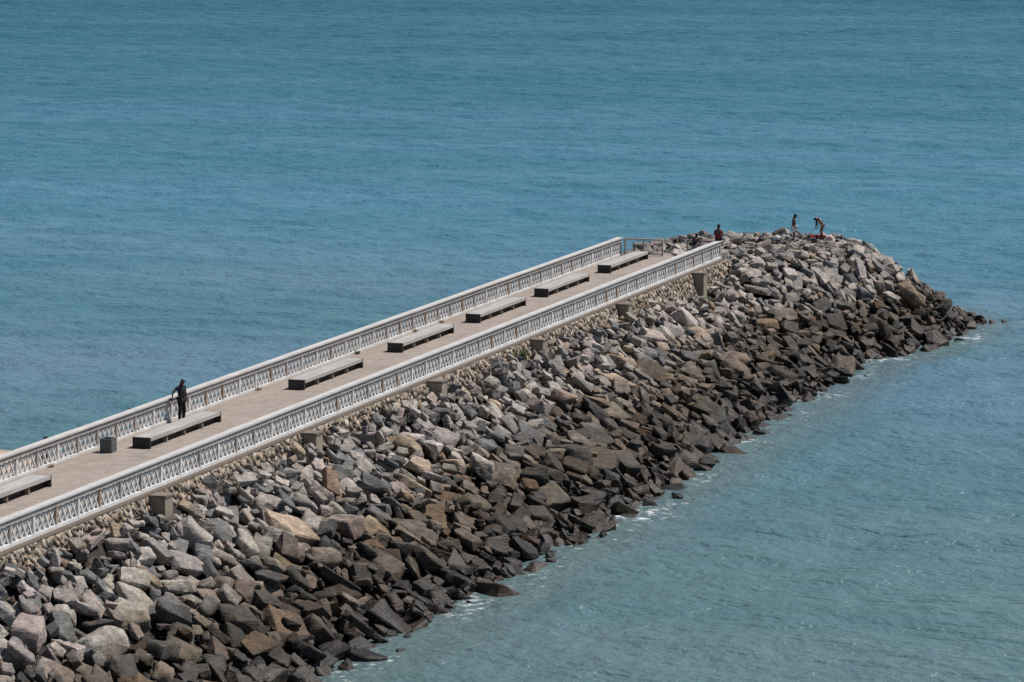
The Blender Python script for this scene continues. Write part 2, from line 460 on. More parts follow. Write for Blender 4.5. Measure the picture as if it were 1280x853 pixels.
def railing(name, xc, y0, n, label, rust_p, seed):
    root = empty(name, (xc, y0, HD)); tag(root, label, 'railing', 'long white railings along the promenade')
    g = random.Random(seed)
    L = n * PITCH
    bm = bmesh.new(); y = -0.12                      # cap in cast lengths with fine joints
    while y < L + 0.1:
        e = min(y + PITCH * 3, L + 0.12)
        add_box(bm, (-0.175, y + 0.006, RH - 0.07), (0.175, e - 0.006, RH + g.uniform(-0.006, 0.006))); y = e
    bm_obj('cap_rail', bm, M['cap'], root, bevel=0.02)
    bm = bmesh.new(); add_box(bm, (-0.115, -0.1, 0.815), (0.115, L + 0.09, RH - 0.072)); bm_obj('top_beam', bm, M['post'], root, bevel=0.01)
    bm = bmesh.new(); y = -0.1
    while y < L:
        e = min(y + PITCH, L + 0.09); add_box(bm, (-0.115, y + 0.01, 0.004), (0.115, e - 0.01, 0.125)); y = e
    bm_obj('bottom_rail', bm, M['rail'], root, bevel=0.012)
    bm = bmesh.new(); add_box(bm, (-0.085, -0.075, 0.127), (0.085, 0.075, 0.813))
    post = bm_obj('post', bm, M['post'], root, bevel=0.012)
    pan = bm_obj('lattice_panel', panel_mesh(), M['rail'], root)
    pan.location = (0, PITCH / 2, 0)
    rust = post.data.copy(); rust.materials[0] = M['post_rust']
    white = post.data.copy(); white.materials[0] = M['rail']
    for i in range(1, n + 1):
        c = post.copy(); r = g.random()
        if r < rust_p: c.data = rust
        elif r < rust_p + 0.45: c.data = white
        c.location = (0, i * PITCH, 0); link(c); c.parent = root
        if i < n:
            q = pan.copy(); q.location = (0, (i + 0.5) * PITCH, 0); link(q); q.parent = root
    return root
NB = 58
railing('railing', -0.11, -0.12 - NB * PITCH, NB, 'long whitewashed lattice railing along the rock side of the promenade, nearest the camera', 0.22, 4)
railing('railing', -6.22, -0.42 - NB * PITCH, NB, 'long whitewashed lattice railing along the open sea side of the promenade, behind the benches', 0.16, 5)

def end_railing(x0, x1, y, label, top_mat):
    root = empty('end_railing', ((x0 + x1) / 2, y, HD)); tag(root, label, 'railing', 'short open railings closing the pier end')
    L = x1 - x0
    bm = bmesh.new(); add_box(bm, (-L / 2, -0.05, RH - 0.14), (L / 2, 0.05, RH - 0.04)); bm_obj('top_rail', bm, top_mat, root, bevel=0.01)
    n = max(2, int(round(L / 1.1)))
    for i in range(n + 1):
        x = -L / 2 + 0.05 + (L - 0.1) * i / n
        bm = bmesh.new(); add_box(bm, (x - 0.045, -0.045, 0.0), (x + 0.045, 0.045, RH - 0.142)); bm_obj('post', bm, M['metal'], root, bevel=0.008)
    for z in (0.36, 0.66):
        bm = bmesh.new()
        for i in range(n):
            a = -L / 2 + 0.05 + (L - 0.1) * i / n + 0.047; b = -L / 2 + 0.05 + (L - 0.1) * (i + 1) / n - 0.047
            add_box(bm, (a, -0.015, z - 0.015), (b, 0.015, z + 0.015))
        bm_obj('middle_rail', bm, M['metal'], root)
end_railing(-5.98, -3.55, -0.25, 'short pale open railing closing the pier end, left of the gap', M['cap'])
end_railing(-2.15, -0.38, -0.05, 'short rusty open railing closing the pier end, right of the gap', M['post_rust'])

# ------------------------------------------------------------------ benches
def make_bench(L):
    root = empty('bench', (0, 0, 0))
    W = 0.80
    bm = bmesh.new()
    for i in range(1):
        add_box(bm, (-W / 2, -L / 2 + 0.10, 0.305), (W / 2, L / 2 - 0.10, 0.46))
    bm_obj('seat_slab', bm, M['bench'], root, bevel=0.02)
    for s in (-1, 1):
        bm = bmesh.new(); y = s * (L / 2 - 0.05)
        add_box(bm, (-W / 2, y - 0.047, 0.0), (W / 2, y + 0.047, 0.455)); bm_obj('end_panel', bm, M['bench_shade'], root, bevel=0.012)  # end panels near black: their shade is in the colour
    bm = bmesh.new(); add_box(bm, (-W / 2 + 0.26, -L / 2 + 0.1, 0.0), (W / 2 - 0.26, L / 2 - 0.1, 0.300)); bm_obj('recess_shade_panel', bm, M['bench_shade'], root)  # dark panel added to paint the shade under the seat
    for k in (1, 2, 3):
        bm = bmesh.new(); y = -L / 2 + L * k / 4
        add_box(bm, (-W / 2 + 0.06, y - 0.055, 0.0), (W / 2 - 0.06, y + 0.055, 0.303)); bm_obj('support', bm, M['block'], root, bevel=0.01)
    return root
bench_y = [(-88.55, 'concrete slab bench cut off by the left edge of the photo'),
           (-71.35, 'concrete slab bench in front of the man in the cap'),
           (-53.85, 'concrete slab bench next up the promenade from the man in the cap'),
           (-40.70, 'middle concrete slab bench, fourth of seven from the pier end'),
           (-28.95, 'concrete slab bench, third of seven from the pier end'),
           (-17.45, 'concrete slab bench, second of seven from the pier end'),
           (-5.65, 'concrete slab bench closest to the pier end and its gap')]
proto = make_bench(7.65)
for i, (y, lb) in enumerate(bench_y):
    if i == 0: o = proto
    else:
        o = proto.copy(); link(o)
        for ch in proto.children:
            c = ch.copy(); link(c); c.parent = o
    o.location = (-4.42, y, HD + 0.002)
    tag(o, lb, 'bench', 'concrete slab benches along the promenade')

# litter bin: square concrete tub with an opening
root = empty('litter_bin', (-5.36, -76.4, HD)); tag(root, 'square dark grey-green concrete bin by the far railing', 'bin')
bm = bmesh.new(); s = 0.265; t_ = 0.055
add_box(bm, (-s, -s, 0.0), (s, -s + t_, 0.55)); add_box(bm, (-s, s - t_, 0.0), (s, s, 0.55))
add_box(bm, (-s, -s + t_ + .001, 0.0), (-s + t_, s - t_ - .001, 0.55)); add_box(bm, (s - t_, -s + t_ + .001, 0.0), (s, s - t_ - .001, 0.55))
add_box(bm, (-s + t_ + .001, -s + t_ + .001, 0.02), (s - t_ - .001, s - t_ - .001, 0.30))
bm_obj('tub', bm, M['bin'], root)
bm = bmesh.new(); add_box(bm, (-s - 0.015, -s - 0.015, 0.552), (s + 0.015, -s + 0.06, 0.585)); add_box(bm, (-s - 0.015, s - 0.06, 0.552), (s + 0.015, s + 0.015, 0.585))
add_box(bm, (-s - 0.015, -s + 0.061, 0.552), (-s + 0.06, s - 0.061, 0.585)); add_box(bm, (s - 0.06, -s + 0.061, 0.552), (s + 0.015, s - 0.061, 0.585))
bm_obj('rim', bm, M['bin'], root)

# concrete blocks on the wall
blk = [(-84.7, 'sixth', 'left end'), (-68.55, 'fifth', ''), (-52.4, 'fourth', ''), (-37.05, 'third', ''), (-22.0, 'second', ''), (-6.8, 'first', '')]
BLABEL = ['brown concrete block on the stone wall, leftmost of the six', 'brown concrete block on the stone wall, second from the left of six',
          'brown concrete block on the stone wall, third from the left of six', 'brown concrete block on the stone wall, third from the right of six',
          'brown concrete block on the stone wall, second from the right of six', 'brown concrete block on the stone wall, rightmost of the six by the pier end']
def make_block():
    root = empty('concrete_block', (0, 0, 0))
    bm = bmesh.new(); add_box(bm, (-0.03, -0.0, -2.0), (0.66, 0.75, -0.085)); bm_obj('block_body', bm, M['block'], root, bevel=0.02)
    bm = bmesh.new(); add_box(bm, (-0.03, -0.03, -0.083), (0.70, 0.79, 0.0)); bm_obj('block_cap', bm, M['edge'], root, bevel=0.012)
    return root
proto = make_block()
for i, (y, a, b) in enumerate(blk):
    if i == 0: o = proto
    else:
        o = proto.copy(); link(o)
        for ch in proto.children:
            c = ch.copy(); link(c); c.parent = o
    o.location = (0.13, y, HD - 0.11)
    tag(o, BLABEL[i], 'concrete block', 'concrete blocks along the stone wall')

# ------------------------------------------------------------------ boulders
def rock_variant(g):
    dims = np.array([1.0, g.uniform(0.58, 0.88), g.uniform(0.32, 0.60)])
    pts = []
    for s in [[a, b, c] for a in (-1, 1) for b in (-1, 1) for c in (-1, 1)]:
        pts.append(np.array(s) * g.uniform(0.45, 0.98, 3))
    for _ in range(g.integers(4, 9)):
        d = g.normal(0, 1, 3); d /= np.linalg.norm(d); pts.append(d * g.uniform(0.95, 1.2))
    pts = np.array(pts) * dims
    pts /= np.abs(pts).max()
    bm = bmesh.new()
    for p in pts: bm.verts.new(tuple(p))
    bmesh.ops.convex_hull(bm, input=bm.verts)
    bmesh.ops.delete(bm, geom=[v for v in bm.verts if not v.link_faces], context='VERTS')
    bmesh.ops.dissolve_limit(bm, angle_limit=R(13), verts=bm.verts, edges=bm.edges)
    hull = bm.copy(); bmesh.ops.triangulate(hull, faces=hull.faces); hull.verts.ensure_lookup_table(); hull.verts.index_update()
    hv = np.array([v.co[:] for v in hull.verts]); hf = np.array([[v.index for v in f.verts] for f in hull.faces]); hull.free()
    bmesh.ops.bevel(bm, geom=list(bm.edges), offset=g.uniform(0.025, 0.07), segments=1, affect='EDGES', clamp_overlap=True)
    bmesh.ops.triangulate(bm, faces=bm.faces)
    for _ in range(2):
        long = [e for e in bm.edges if e.calc_length() > 0.24]
        if long:
            bmesh.ops.subdivide_edges(bm, edges=long, cuts=1)
            bmesh.ops.triangulate(bm, faces=bm.faces)
    bm.normal_update()
    off = Vector(g.uniform(-50, 50, 3))
    tilt = Vector(g.normal(0, 1, 3)).normalized()
    for v in bm.verts:
        p = v.co + off
        d = noise.noise(p * 1.6) * 0.075 + noise.noise(p * 4.2) * 0.035 + noise.noise(p * 9.0) * 0.014
        lay = math.sin((v.co.dot(tilt)) * 17 + 3 * noise.noise(p * 2)) * 0.012      # bedding ledges
        v.co += v.normal * (d + lay)
    bm.verts.ensure_lookup_table(); bm.verts.index_update()
    V = np.array([v.co[:] for v in bm.verts]); F = np.array([[v.index for v in f.verts] for f in bm.faces]); bm.free()
    return hv, hf, V, F
gv = np.random.default_rng(21)
VAR = [rock_variant(gv) for _ in range(44)]

CELL = 0.10
GX0, GY0 = -17.0, -113.0
NX, NY = int(34 / CELL), int(142 / CELL)
gx = GX0 + (np.arange(NX) + 0.5) * CELL; gy = GY0 + (np.arange(NY) + 0.5) * CELL
GXX, GYY = np.meshgrid(gx, gy)
TG = mound(GXX, GYY)
HM = TG - np.where(GYY < 0, core_depth(GXX), CORE)
BLOCKED = (GXX > -6.75) & (GXX < 0.40) & (GYY < YE + 0.25)
for y, a, b in blk:
    BLOCKED |= (GXX > 0.0) & (GXX < 0.86) & (GYY > y - 0.05) & (GYY < y + 0.85)

PAL = {'pale grey': (0.375, 0.33, 0.292), 'mid grey': (0.26, 0.23, 0.205), 'slate grey': (0.165, 0.16, 0.157),
       'pinkish grey': (0.335, 0.275, 0.245), 'tan': (0.345, 0.265, 0.19), 'rusty brown': (0.22, 0.15, 0.10),
       'dark brown': (0.125, 0.098, 0.078), 'charcoal': (0.095, 0.093, 0.092)}
PN = list(PAL)
def pick_color(g, rel):
    """rel: 1 at the crest, 0 at the water"""
    if rel > 0.62: w = [0.32, 0.28, 0.16, 0.13, 0.04, 0.01, 0.02, 0.04]
    elif rel > 0.32: w = [0.17, 0.28, 0.24, 0.08, 0.05, 0.03, 0.06, 0.09]
    else: w = [0.05, 0.20, 0.24, 0.05, 0.09, 0.06, 0.18, 0.13]
    return PN[g.choice(len(PN), p=np.array(w) / sum(w))]

def rot_matrix(g, x, y, big):
    e = 0.4
    nx = -(mound(x + e, y) - mound(x - e, y)) / (2 * e); ny = -(mound(x, y + e) - mound(x, y - e)) / (2 * e)
    n = Vector((float(nx), float(ny), 1.0)).normalized()
    q = Vector((0, 0, 1)).rotation_difference(n)
    yaw = math.atan2(ny, nx) + g.normal(-0.25, 0.75) if g.random() < 0.65 and abs(nx) + abs(ny) > 0.1 else g.uniform(0, 6.28)
    tl = R(16 if big else 22)
    m = q.to_matrix() @ Matrix.Rotation(yaw, 3, 'Z') @ Matrix.Rotation(g.normal(0.0, tl), 3, 'X') @ Matrix.Rotation(g.normal(0.10, tl), 3, 'Y')
    return np.array(m)

def footprint(hv, hf, cx, cy):
    """rasterise the hull's top and underside on the grid"""
    lo = hv.min(0); hi = hv.max(0)
    i0 = max(0, int((cx + lo[0] - GX0) / CELL)); i1 = min(NX, int((cx + hi[0] - GX0) / CELL) + 1)
    j0 = max(0, int((cy + lo[1] - GY0) / CELL)); j1 = min(NY, int((cy + hi[1] - GY0) / CELL) + 1)
    if i1 - i0 < 2 or j1 - j0 < 2: return None
    PX, PY = np.meshgrid(gx[i0:i1] - cx, gy[j0:j1] - cy)
    a, b, c = hv[hf[:, 0]], hv[hf[:, 1]], hv[hf[:, 2]]
    n = np.cross(b - a, c - a); cen = hv.mean(0)
    fl = np.einsum('ij,ij->i', n, a - cen) < 0; n[fl] *= -1
    ok = np.abs(n[:, 2]) > 1e-4
    d = np.einsum('ij,ij->i', n, a)
    top = np.full(PX.shape, 1e3); bot = np.full(PX.shape, -1e3); side = np.ones(PX.shape, bool)
    for k in range(len(n)):
        if ok[k]:
            z = (d[k] - n[k, 0] * PX - n[k, 1] * PY) / n[k, 2]
            if n[k, 2] > 0: top = np.minimum(top, z)
            else: bot = np.maximum(bot, z)
    m = (top > bot) & side
    if m.sum() < 3: return None
    return slice(j0, j1), slice(i0, i1), top, bot, m

ROCKS = []
def try_place(g, x, y, size, q=0.80):
    k = g.integers(len(VAR)); hv, hf, V, F = VAR[k]
    M3 = rot_matrix(g, x, y, size > 1.3) @ np.diag(np.array([1, g.uniform(0.75, 1.15), g.uniform(0.75, 1.2)])) * (size / 2)
    h2 = hv @ M3.T
    fp = footprint(h2, hf, x, y)
    if fp is None: return None
    js, is_, top, bot, m = fp
    if (BLOCKED[js, is_] & m).any(): return None
    gap = (HM[js, is_] - bot)[m]
    z = np.quantile(gap, q)
    over = ((z + top - TG[js, is_])[m])
    if size > 1.35 and y > -2 and TG[js, is_].mean() > 4.5: return None
    return dict(k=k, M=M3, h=h2, x=x, y=y, z=z, size=size, fp=fp, over=float(np.quantile(over, 0.6)), mean=float(over.mean()))

def settle(r):
    js, is_, top, bot, m = r['fp']
    sub = HM[js, is_]; sub[m] = np.maximum(sub[m], (r['z'] + top)[m]); del r['fp']
    ROCKS.append(r)

def sample_xy(g):
    while True:
        u = g.random()
        if u < 0.70: x = g.uniform(0.3, 12.2); y = g.uniform(-109, 3)
        elif u < 0.95: x = g.uniform(-11, 15); y = g.uniform(-3, 28)
        else: x = g.uniform(-17, -6.5); y = g.uniform(-109, 5)
        t = float(mound(x, y))
        if t < -0.75: continue
        return x, y

gp = np.random.default_rng(99)
def layer(n, lo, hi, cand, lim, q=0.80, pw=1.0):
    placed = 0
    for i in range(n):
        best = None
        s = lo + (hi - lo) * gp.random() ** pw
        for c in range(cand):
            x, y = sample_xy(gp)
            r = try_place(gp, x, y, s * float(np.interp(y, [-100, -65, -25], [1.28, 1.12, 0.97])), q)
            if r is None: continue
            if best is None or r['over'] < best['over']: best = r
        if best is not None and best['over'] < lim: settle(best); placed += 1
    return placed
n1 = layer(420, 1.25, 2.15, 5, 0.40, 0.84, 1.7)
n2 = layer(2000, 0.85, 1.35, 6, 0.36, 0.82)
n3 = layer(2300, 0.5, 0.85, 6, 0.30, 0.83)
n4 = layer(1100, 0.30, 0.5, 6, 0.2, 0.85)
print('rocks', n1, n2, n3, n4)
# flat stones on top of the pier head, so that its crest is closed
def crest(n):
    c = 0
    for i in range(n):
        best = None
        for k in range(6):
            x, y = gp.uniform(-8, 8), gp.uniform(1.0, 21)
            if float(mound(x, y)) < 3.6: continue
            r = try_place(gp, x, y, gp.uniform(0.55, 1.3), 0.8)
            if r is not None and (best is None or r['over'] < best['over']): best = r
        if best is not None and best['over'] < 0.30: settle(best); c += 1
    return c
print('crest', crest(420))
# low stones trailing into the water off the tip
for x, y, sz, zt in ((11.9, 15.6, 1.1, .35), (12.5, 16.6, .9, .22), (12.2, 17.4, 1.2, .30), (13.1, 17.0, .7, .12), (13.6, 18.1, .6, .08), (11.4, -49.4, .8, .15), (12.9, 15.6, .5, .06)):
    r = try_place(gp, x, y, sz, 0.8)
    if r is not None:
        r['z'] = zt - float(r['h'][:, 2].max()) * .6; settle(r)
# small rubble along the foot of the wall
def rubble(n):
    c = 0
    for i in range(n):
        x = 0.45 + abs(gp.normal(0.55, 0.45)); y = gp.uniform(-108, 1)
        r = try_place(gp, x, y, gp.uniform(0.3, 0.85), 0.83)
        if r is not None and r['over'] < 0.45: settle(r); c += 1
    return c
print('rubble', rubble(550))

# camera (needed below only to find out which boulders show largest)
CAM = np.array([59.904, -219.853, 31.4]); PITCHA, YAWA, FPX = R(7.72947), R(18.38521), 4800.0
cw = np.array([-math.sin(YAWA) * math.cos(PITCHA), math.cos(YAWA) * math.cos(PITCHA), -math.sin(PITCHA)])
cr = np.array([math.cos(YAWA), math.sin(YAWA), 0.0]); cu = np.cross(cr, cw)

def visible_area():
    W, H = 640, 427; f = FPX * W / 1280.0
    zb = np.full((H, W), 1e9); ib = np.full((H, W), -1, int)
    for rid, r in enumerate(ROCKS):
        P = r['h'] + np.array([r['x'], r['y'], r['z']]) - CAM
        d = P @ cw; px = W / 2 + f * (P @ cr) / d; py = H / 2 - f * (P @ cu) / d
        r['px'], r['py'] = px.mean() * 2, py.mean() * 2
        if px.max() < 0 or px.min() >= W or py.max() < 0 or py.min() >= H: continue
        hf = VAR[r['k']][1]
        for t in hf:
            x, y, z = px[t], py[t], d[t]
            x0, x1 = max(0, int(x.min())), min(W - 1, int(x.max()) + 1); y0, y1 = max(0, int(y.min())), min(H - 1, int(y.max()) + 1)
            if x1 < x0 or y1 < y0: continue
            den = (y[1] - y[2]) * (x[0] - x[2]) + (x[2] - x[1]) * (y[0] - y[2])
            if abs(den) < 1e-6: continue
            XX, YY = np.meshgrid(np.arange(x0, x1 + 1) + 0.5, np.arange(y0, y1 + 1) + 0.5)
            a = ((y[1] - y[2]) * (XX - x[2]) + (x[2] - x[1]) * (YY - y[2])) / den
            b = ((y[2] - y[0]) * (XX - x[2]) + (x[0] - x[2]) * (YY - y[2])) / den
            c = 1 - a - b
            m = (a >= 0) & (b >= 0) & (c >= 0)
            if not m.any(): continue
            zz = a * z[0] + b * z[1] + c * z[2]
            s = zb[y0:y1 + 1, x0:x1 + 1]; m &= zz < s
            if m.any():
                s[m] = zz[m]; ib[y0:y1 + 1, x0:x1 + 1][m] = rid
    cnt = np.bincount(ib[ib >= 0], minlength=len(ROCKS))
    # where on the picture each boulder shows
    yy, xx = np.nonzero(ib >= 0); ids = ib[yy, xx]
    sx = np.bincount(ids, weights=xx, minlength=len(ROCKS)); sy = np.bincount(ids, weights=yy, minlength=len(ROCKS))
    for i, r in enumerate(ROCKS):
        r['area'] = int(cnt[i])
        if cnt[i]: r['px'], r['py'] = 2 * sx[i] / cnt[i], 2 * sy[i] / cnt[i]
visible_area()

gc = np.random.default_rng(5)
for r in ROCKS:
    rel = np.clip(r['z'] / 4.6, 0, 1)
    r['color'] = pick_color(gc, rel)
    r['tint'] = np.array(PAL[r['color']]) * 0.88 * gc.uniform(0.80, 1.18) * np.array([1, gc.uniform(0.97, 1.02), gc.uniform(0.95, 1.03)])
order = sorted(range(len(ROCKS)), key=lambda i: -ROCKS[i]['area'])
solo = set(order[:300])

# --- words that single each boulder out
ORD = ['leftmost', 'second', 'third', 'fourth', 'fifth', 'sixth', 'seventh', 'eighth', 'ninth', 'tenth', 'eleventh', 'twelfth']
BNAME = ['leftmost concrete block', 'second concrete block from the left', 'third concrete block from the left',
         'third concrete block from the right', 'second concrete block from the right', 'rightmost concrete block']
def where(r):
    y, z, x = r['y'], r['z'], r['x']
    if y > 1.5: bay = 'on the rounded pier head'
    elif y < -91.5: bay = 'in the lower left corner'
    else:
        j = int(np.argmin([abs(y + 0.4 * x - b[0]) for b in blk])); bay = 'below the ' + BNAME[j]
    row = 'high' if z > 3.55 else 'upper-slope' if z > 2.6 else 'mid-slope' if z > 1.6 else 'low' if z > 0.7 else 'waterside'
    return bay, row
cells = {}
for i in solo:
    r = ROCKS[i]; bay, row = where(r)
    cells.setdefault((bay, row, r['color']), []).append(i)
LABEL = {}
for (bay, row, colr), ids in cells.items():
    ids.sort(key=lambda i: ROCKS[i]['px'])
    n = len(ids)
    for k, i in enumerate(ids):
        s = ROCKS[i]['size']; sz = 'huge' if s > 1.9 else 'large' if s > 1.3 else 'medium'
        if n == 1: t = f'{sz} {colr} {row} boulder {bay}'
        elif k == 0: t = f'{sz} {colr} {row} boulder {bay}, leftmost'
        elif k == n - 1: t = f'{sz} {colr} {row} boulder {bay}, rightmost'
        elif n == 3: t = f'{sz} {colr} {row} boulder {bay}, middle one'
        else: t = f'{sz} {colr} {row} boulder {bay}, {ORD[k]} from left'
        LABEL[i] = t
vs, fs, ts, n = [], [], [], 0
for i, r in enumerate(ROCKS):
    hv, hf, V, F = VAR[r['k']]
    P = V @ r['M'].T
    if i in solo:
        tint = np.tile(r['tint'], (len(P), 1))
        o = color_mesh('boulder', P, F, tint, M['rock'], smooth_angle=28)
        o.location = (r['x'], r['y'], r['z'])
        tag(o, LABEL[i], 'boulder', 'boulders of the breakwater slope')
    else:
        vs.append(P + np.array([r['x'], r['y'], r['z']])); fs.append(F + n); n += len(P)
        ts.append(np.tile(r['tint'], (len(P), 1)))
o = color_mesh('small_boulders', np.vstack(vs), np.vstack(fs), np.vstack(ts), M['rock'], smooth_angle=28)
tag(o, 'mass of smaller grey and brown stones filling the breakwater slope', 'stones', kind='stuff')

def ground_at(x, y):
    j = int((y - GY0) / CELL); i = int((x - GX0) / CELL)
    return float(HM[j, i])

# ------------------------------------------------------------------ people
def skin_mesh(name, verts, edges, radii, mat, parent, root=0, sub=1):
    bm = bmesh.new(); lay = bm.verts.layers.skin.verify()
    bv = [bm.verts.new(v) for v in verts]
    for a, b in edges: bm.edges.new((bv[a], bv[b]))
    for i, v in enumerate(bv):
        r = radii[i]; v[lay].radius = (r, r) if isinstance(r, float) else r
        v[lay].use_root = (i == root)
    me = bpy.data.meshes.new(name); bm.to_mesh(me); bm.free()
    o = bpy.data.objects.new(name, me); COL.objects.link(o)
    o.modifiers.new('Skin', 'SKIN').use_smooth_shade = True
    s = o.modifiers.new('Sub', 'SUBSURF'); s.levels = s.render_levels = sub
    dg = bpy.context.evaluated_depsgraph_get()
    m2 = bpy.data.meshes.new_from_object(o.evaluated_get(dg))
    o.modifiers.clear(); o.data = m2; m2.name = name
    m2.materials.clear(); m2.materials.append(mat)
    m2.polygons.foreach_set('use_smooth', [True] * len(m2.polygons))
    o.parent = parent
    return o

class Fig:
    """joints in metres, facing +Y, feet at z = 0; 'L' is the figure's left (-X)"""
    BASE = dict(pelvis=(0, 0, .94), spine=(0, .01, 1.12), chest=(0, 0, 1.32), neck=(0, -.01, 1.48), head=(0, .015, 1.60), crown=(0, .01, 1.70),
                shL=(-.185, 0, 1.41), elL=(-.25, -.02, 1.13), wrL=(-.26, .06, .88), shR=(.185, 0, 1.41), elR=(.25, -.02, 1.13), wrR=(.26, .06, .88),
                hiL=(-.095, 0, .90), knL=(-.11, .03, .50), anL=(-.12, -.02, .08), toL=(-.14, .15, .03),
                hiR=(.095, 0, .90), knR=(.11, .03, .50), anR=(.12, -.02, .08), toR=(.14, .15, .03))
    RAD = dict(pelvis=.115, spine=.12, chest=.145, neck=.058, head=.088, crown=.070, shL=.06, elL=.043, wrL=.028, shR=.06, elR=.043, wrR=.028,
               hiL=.088, knL=.058, anL=.038, toL=.03, hiR=.088, knR=.058, anR=.038, toR=.03)
    def __init__(self, scale=1.0, slim=1.0, **over):
        self.j = {k: Vector(over.get(k, v)) * scale for k, v in self.BASE.items()}
        self.r = {k: v * scale * slim for k, v in self.RAD.items()}; self.s = scale
    def body(self, mat, parent):
        names = list(self.j); v = [self.j[n] for n in names]; rad = [float(self.r[n]) for n in names]; ix = {n: i for i, n in enumerate(names)}
        E_ = [('pelvis', 'spine'), ('spine', 'chest'), ('chest', 'neck'), ('neck', 'head'), ('head', 'crown')]
        for s in 'LR': E_ += [('chest', 'sh' + s), ('sh' + s, 'el' + s), ('el' + s, 'wr' + s), ('pelvis', 'hi' + s), ('hi' + s, 'kn' + s), ('kn' + s, 'an' + s), ('an' + s, 'to' + s)]
        ed = [(ix[a], ix[b]) for a, b in E_]
        sc = self.s
        up = (self.j['crown'] - self.j['neck']).normalized(); fw = Vector((0, 1, 0)); fw = (fw - up * fw.dot(up)).normalized()
        sd = fw.cross(up)
        def grow(base, p, r):
            v.append(p); rad.append(float(r)); ed.append((base, len(v) - 1)); return len(v) - 1
        hd = self.j['head']
        grow(ix['head'], hd + fw * .105 * sc - up * .01 * sc, .016 * sc)          # nose
        grow(ix['head'], hd + fw * .075 * sc - up * .075 * sc, .035 * sc)         # chin
        for q in (-1, 1): grow(ix['head'], hd + sd * .088 * sc * q - fw * .01 * sc, .018 * sc)   # ears
        for s in 'LR':                                                            # hands: palm, four fingers and a thumb
            w = self.j['wr' + s]; a = (w - self.j['el' + s]).normalized()
            side = a.cross(Vector((0, 0, 1)) if abs(a.z) < .9 else Vector((0, 1, 0))).normalized(); nrm = side.cross(a)
            pm = grow(ix['wr' + s], w + a * .065 * sc, .032 * sc)
            for k, ln in enumerate((.062, .074, .068, .052)):
                b = w + a * .10 * sc + side * (k - 1.5) * .021 * sc
                f1 = grow(pm, b, .0095 * sc); f2 = grow(f1, b + a * ln * .6 * sc + nrm * .012 * sc, .0085 * sc); grow(f2, b + a * ln * .9 * sc + nrm * .034 * sc, .0075 * sc)
            t = grow(pm, w + a * .05 * sc + side * .05 * sc, .011 * sc); grow(t, w + a * .09 * sc + side * .068 * sc + nrm * .015 * sc, .0095 * sc)
        return skin_mesh('body', v, ed, rad, mat, parent, root=ix['pelvis'])
    def cloth(self, name, chain, mat, parent, grow=.018, root='pelvis', cut=None):
        """chain: list of joint pairs; cut: {joint: (from, fraction)} shortens a limb"""
        names = []
        for a, b in chain:
            for n in (a, b):
                if n not in names: names.append(n)
        v = []; rad = []
        for n in names:
            if cut and n in cut:
                f, t = cut[n]; v.append(self.j[f].lerp(self.j[n], t)); rad.append(float(self.r[f] * (1 - t) + self.r[n] * t + grow * self.s * 1.2))
            else: v.append(self.j[n]); rad.append(float(self.r[n] + grow * self.s))
        ed = [(names.index(a), names.index(b)) for a, b in chain]
        return skin_mesh(name, v, ed, rad, mat, parent, root=names.index(root))
    def shirt(self, mat, parent, name='shirt', sleeve=.55):
        ch = [('pelvis', 'spine'), ('spine', 'chest')] + [(a, b) for s in 'LR' for a, b in (('chest', 'sh' + s), ('sh' + s, 'el' + s))]
        return self.cloth(name, ch, mat, parent, .02, 'spine', {'elL': ('shL', sleeve), 'elR': ('shR', sleeve)} if sleeve < 1 else None)
    def trousers(self, mat, parent, name='trousers', length=1.0):
        if length >= 1: ch = [('pelvis', 'hi' + s) for s in 'LR'] + [('hi' + s, 'kn' + s) for s in 'LR'] + [('kn' + s, 'an' + s) for s in 'LR']; cut = {'anL': ('knL', .92), 'anR': ('knR', .92)}
        else: ch = [('pelvis', 'hi' + s) for s in 'LR'] + [('hi' + s, 'kn' + s) for s in 'LR']; cut = {'knL': ('hiL', length), 'knR': ('hiR', length)}
        return self.cloth(name, ch, mat, parent, .022, 'pelvis', cut)
    def shoes(self, mat, parent):
        for s in 'LR': skin_mesh('shoe', [self.j['an' + s] + Vector((0, -.03, -.03)) * self.s, self.j['to' + s] + Vector((0, 0, .015)) * self.s], [(0, 1)], [.048 * self.s, .042 * self.s], mat, parent)
    def hair(self, mat, parent, long=False, down=None):
        h, c = self.j['head'], self.j['crown']; up = (c - h).normalized(); back = Vector((0, -1, 0)); back = (back - up * back.dot(up)).normalized(); s = self.s
        v = [h + up * .06 * s + back * .022 * s, h + up * .095 * s + back * .01 * s, h + back * .055 * s - up * .03 * s]; rad = [.088 * s, .06 * s, .062 * s]; ed = [(0, 1), (0, 2)]
        if long:
            for i in range(1, 5): v.append(v[2] + Vector(down) * i * .13 * s); rad.append((.085, .08, .065, .03)[i - 1] * s); ed.append((len(v) - 2, len(v) - 1))
        return skin_mesh('hair', v, ed, rad, mat, parent)

def person(loc, rz, label):
    o = empty('person', loc, rz); return tag(o, label, 'person', 'people on the breakwater')

def azim(img_right, away):
    """z rotation that turns local +Y to a direction given as picture-right and away-from-camera amounts"""
    d = cr[:2] * img_right + np.array([-math.sin(YAWA), math.cos(YAWA)]) * away
    return math.atan2(-d[0], d[1])

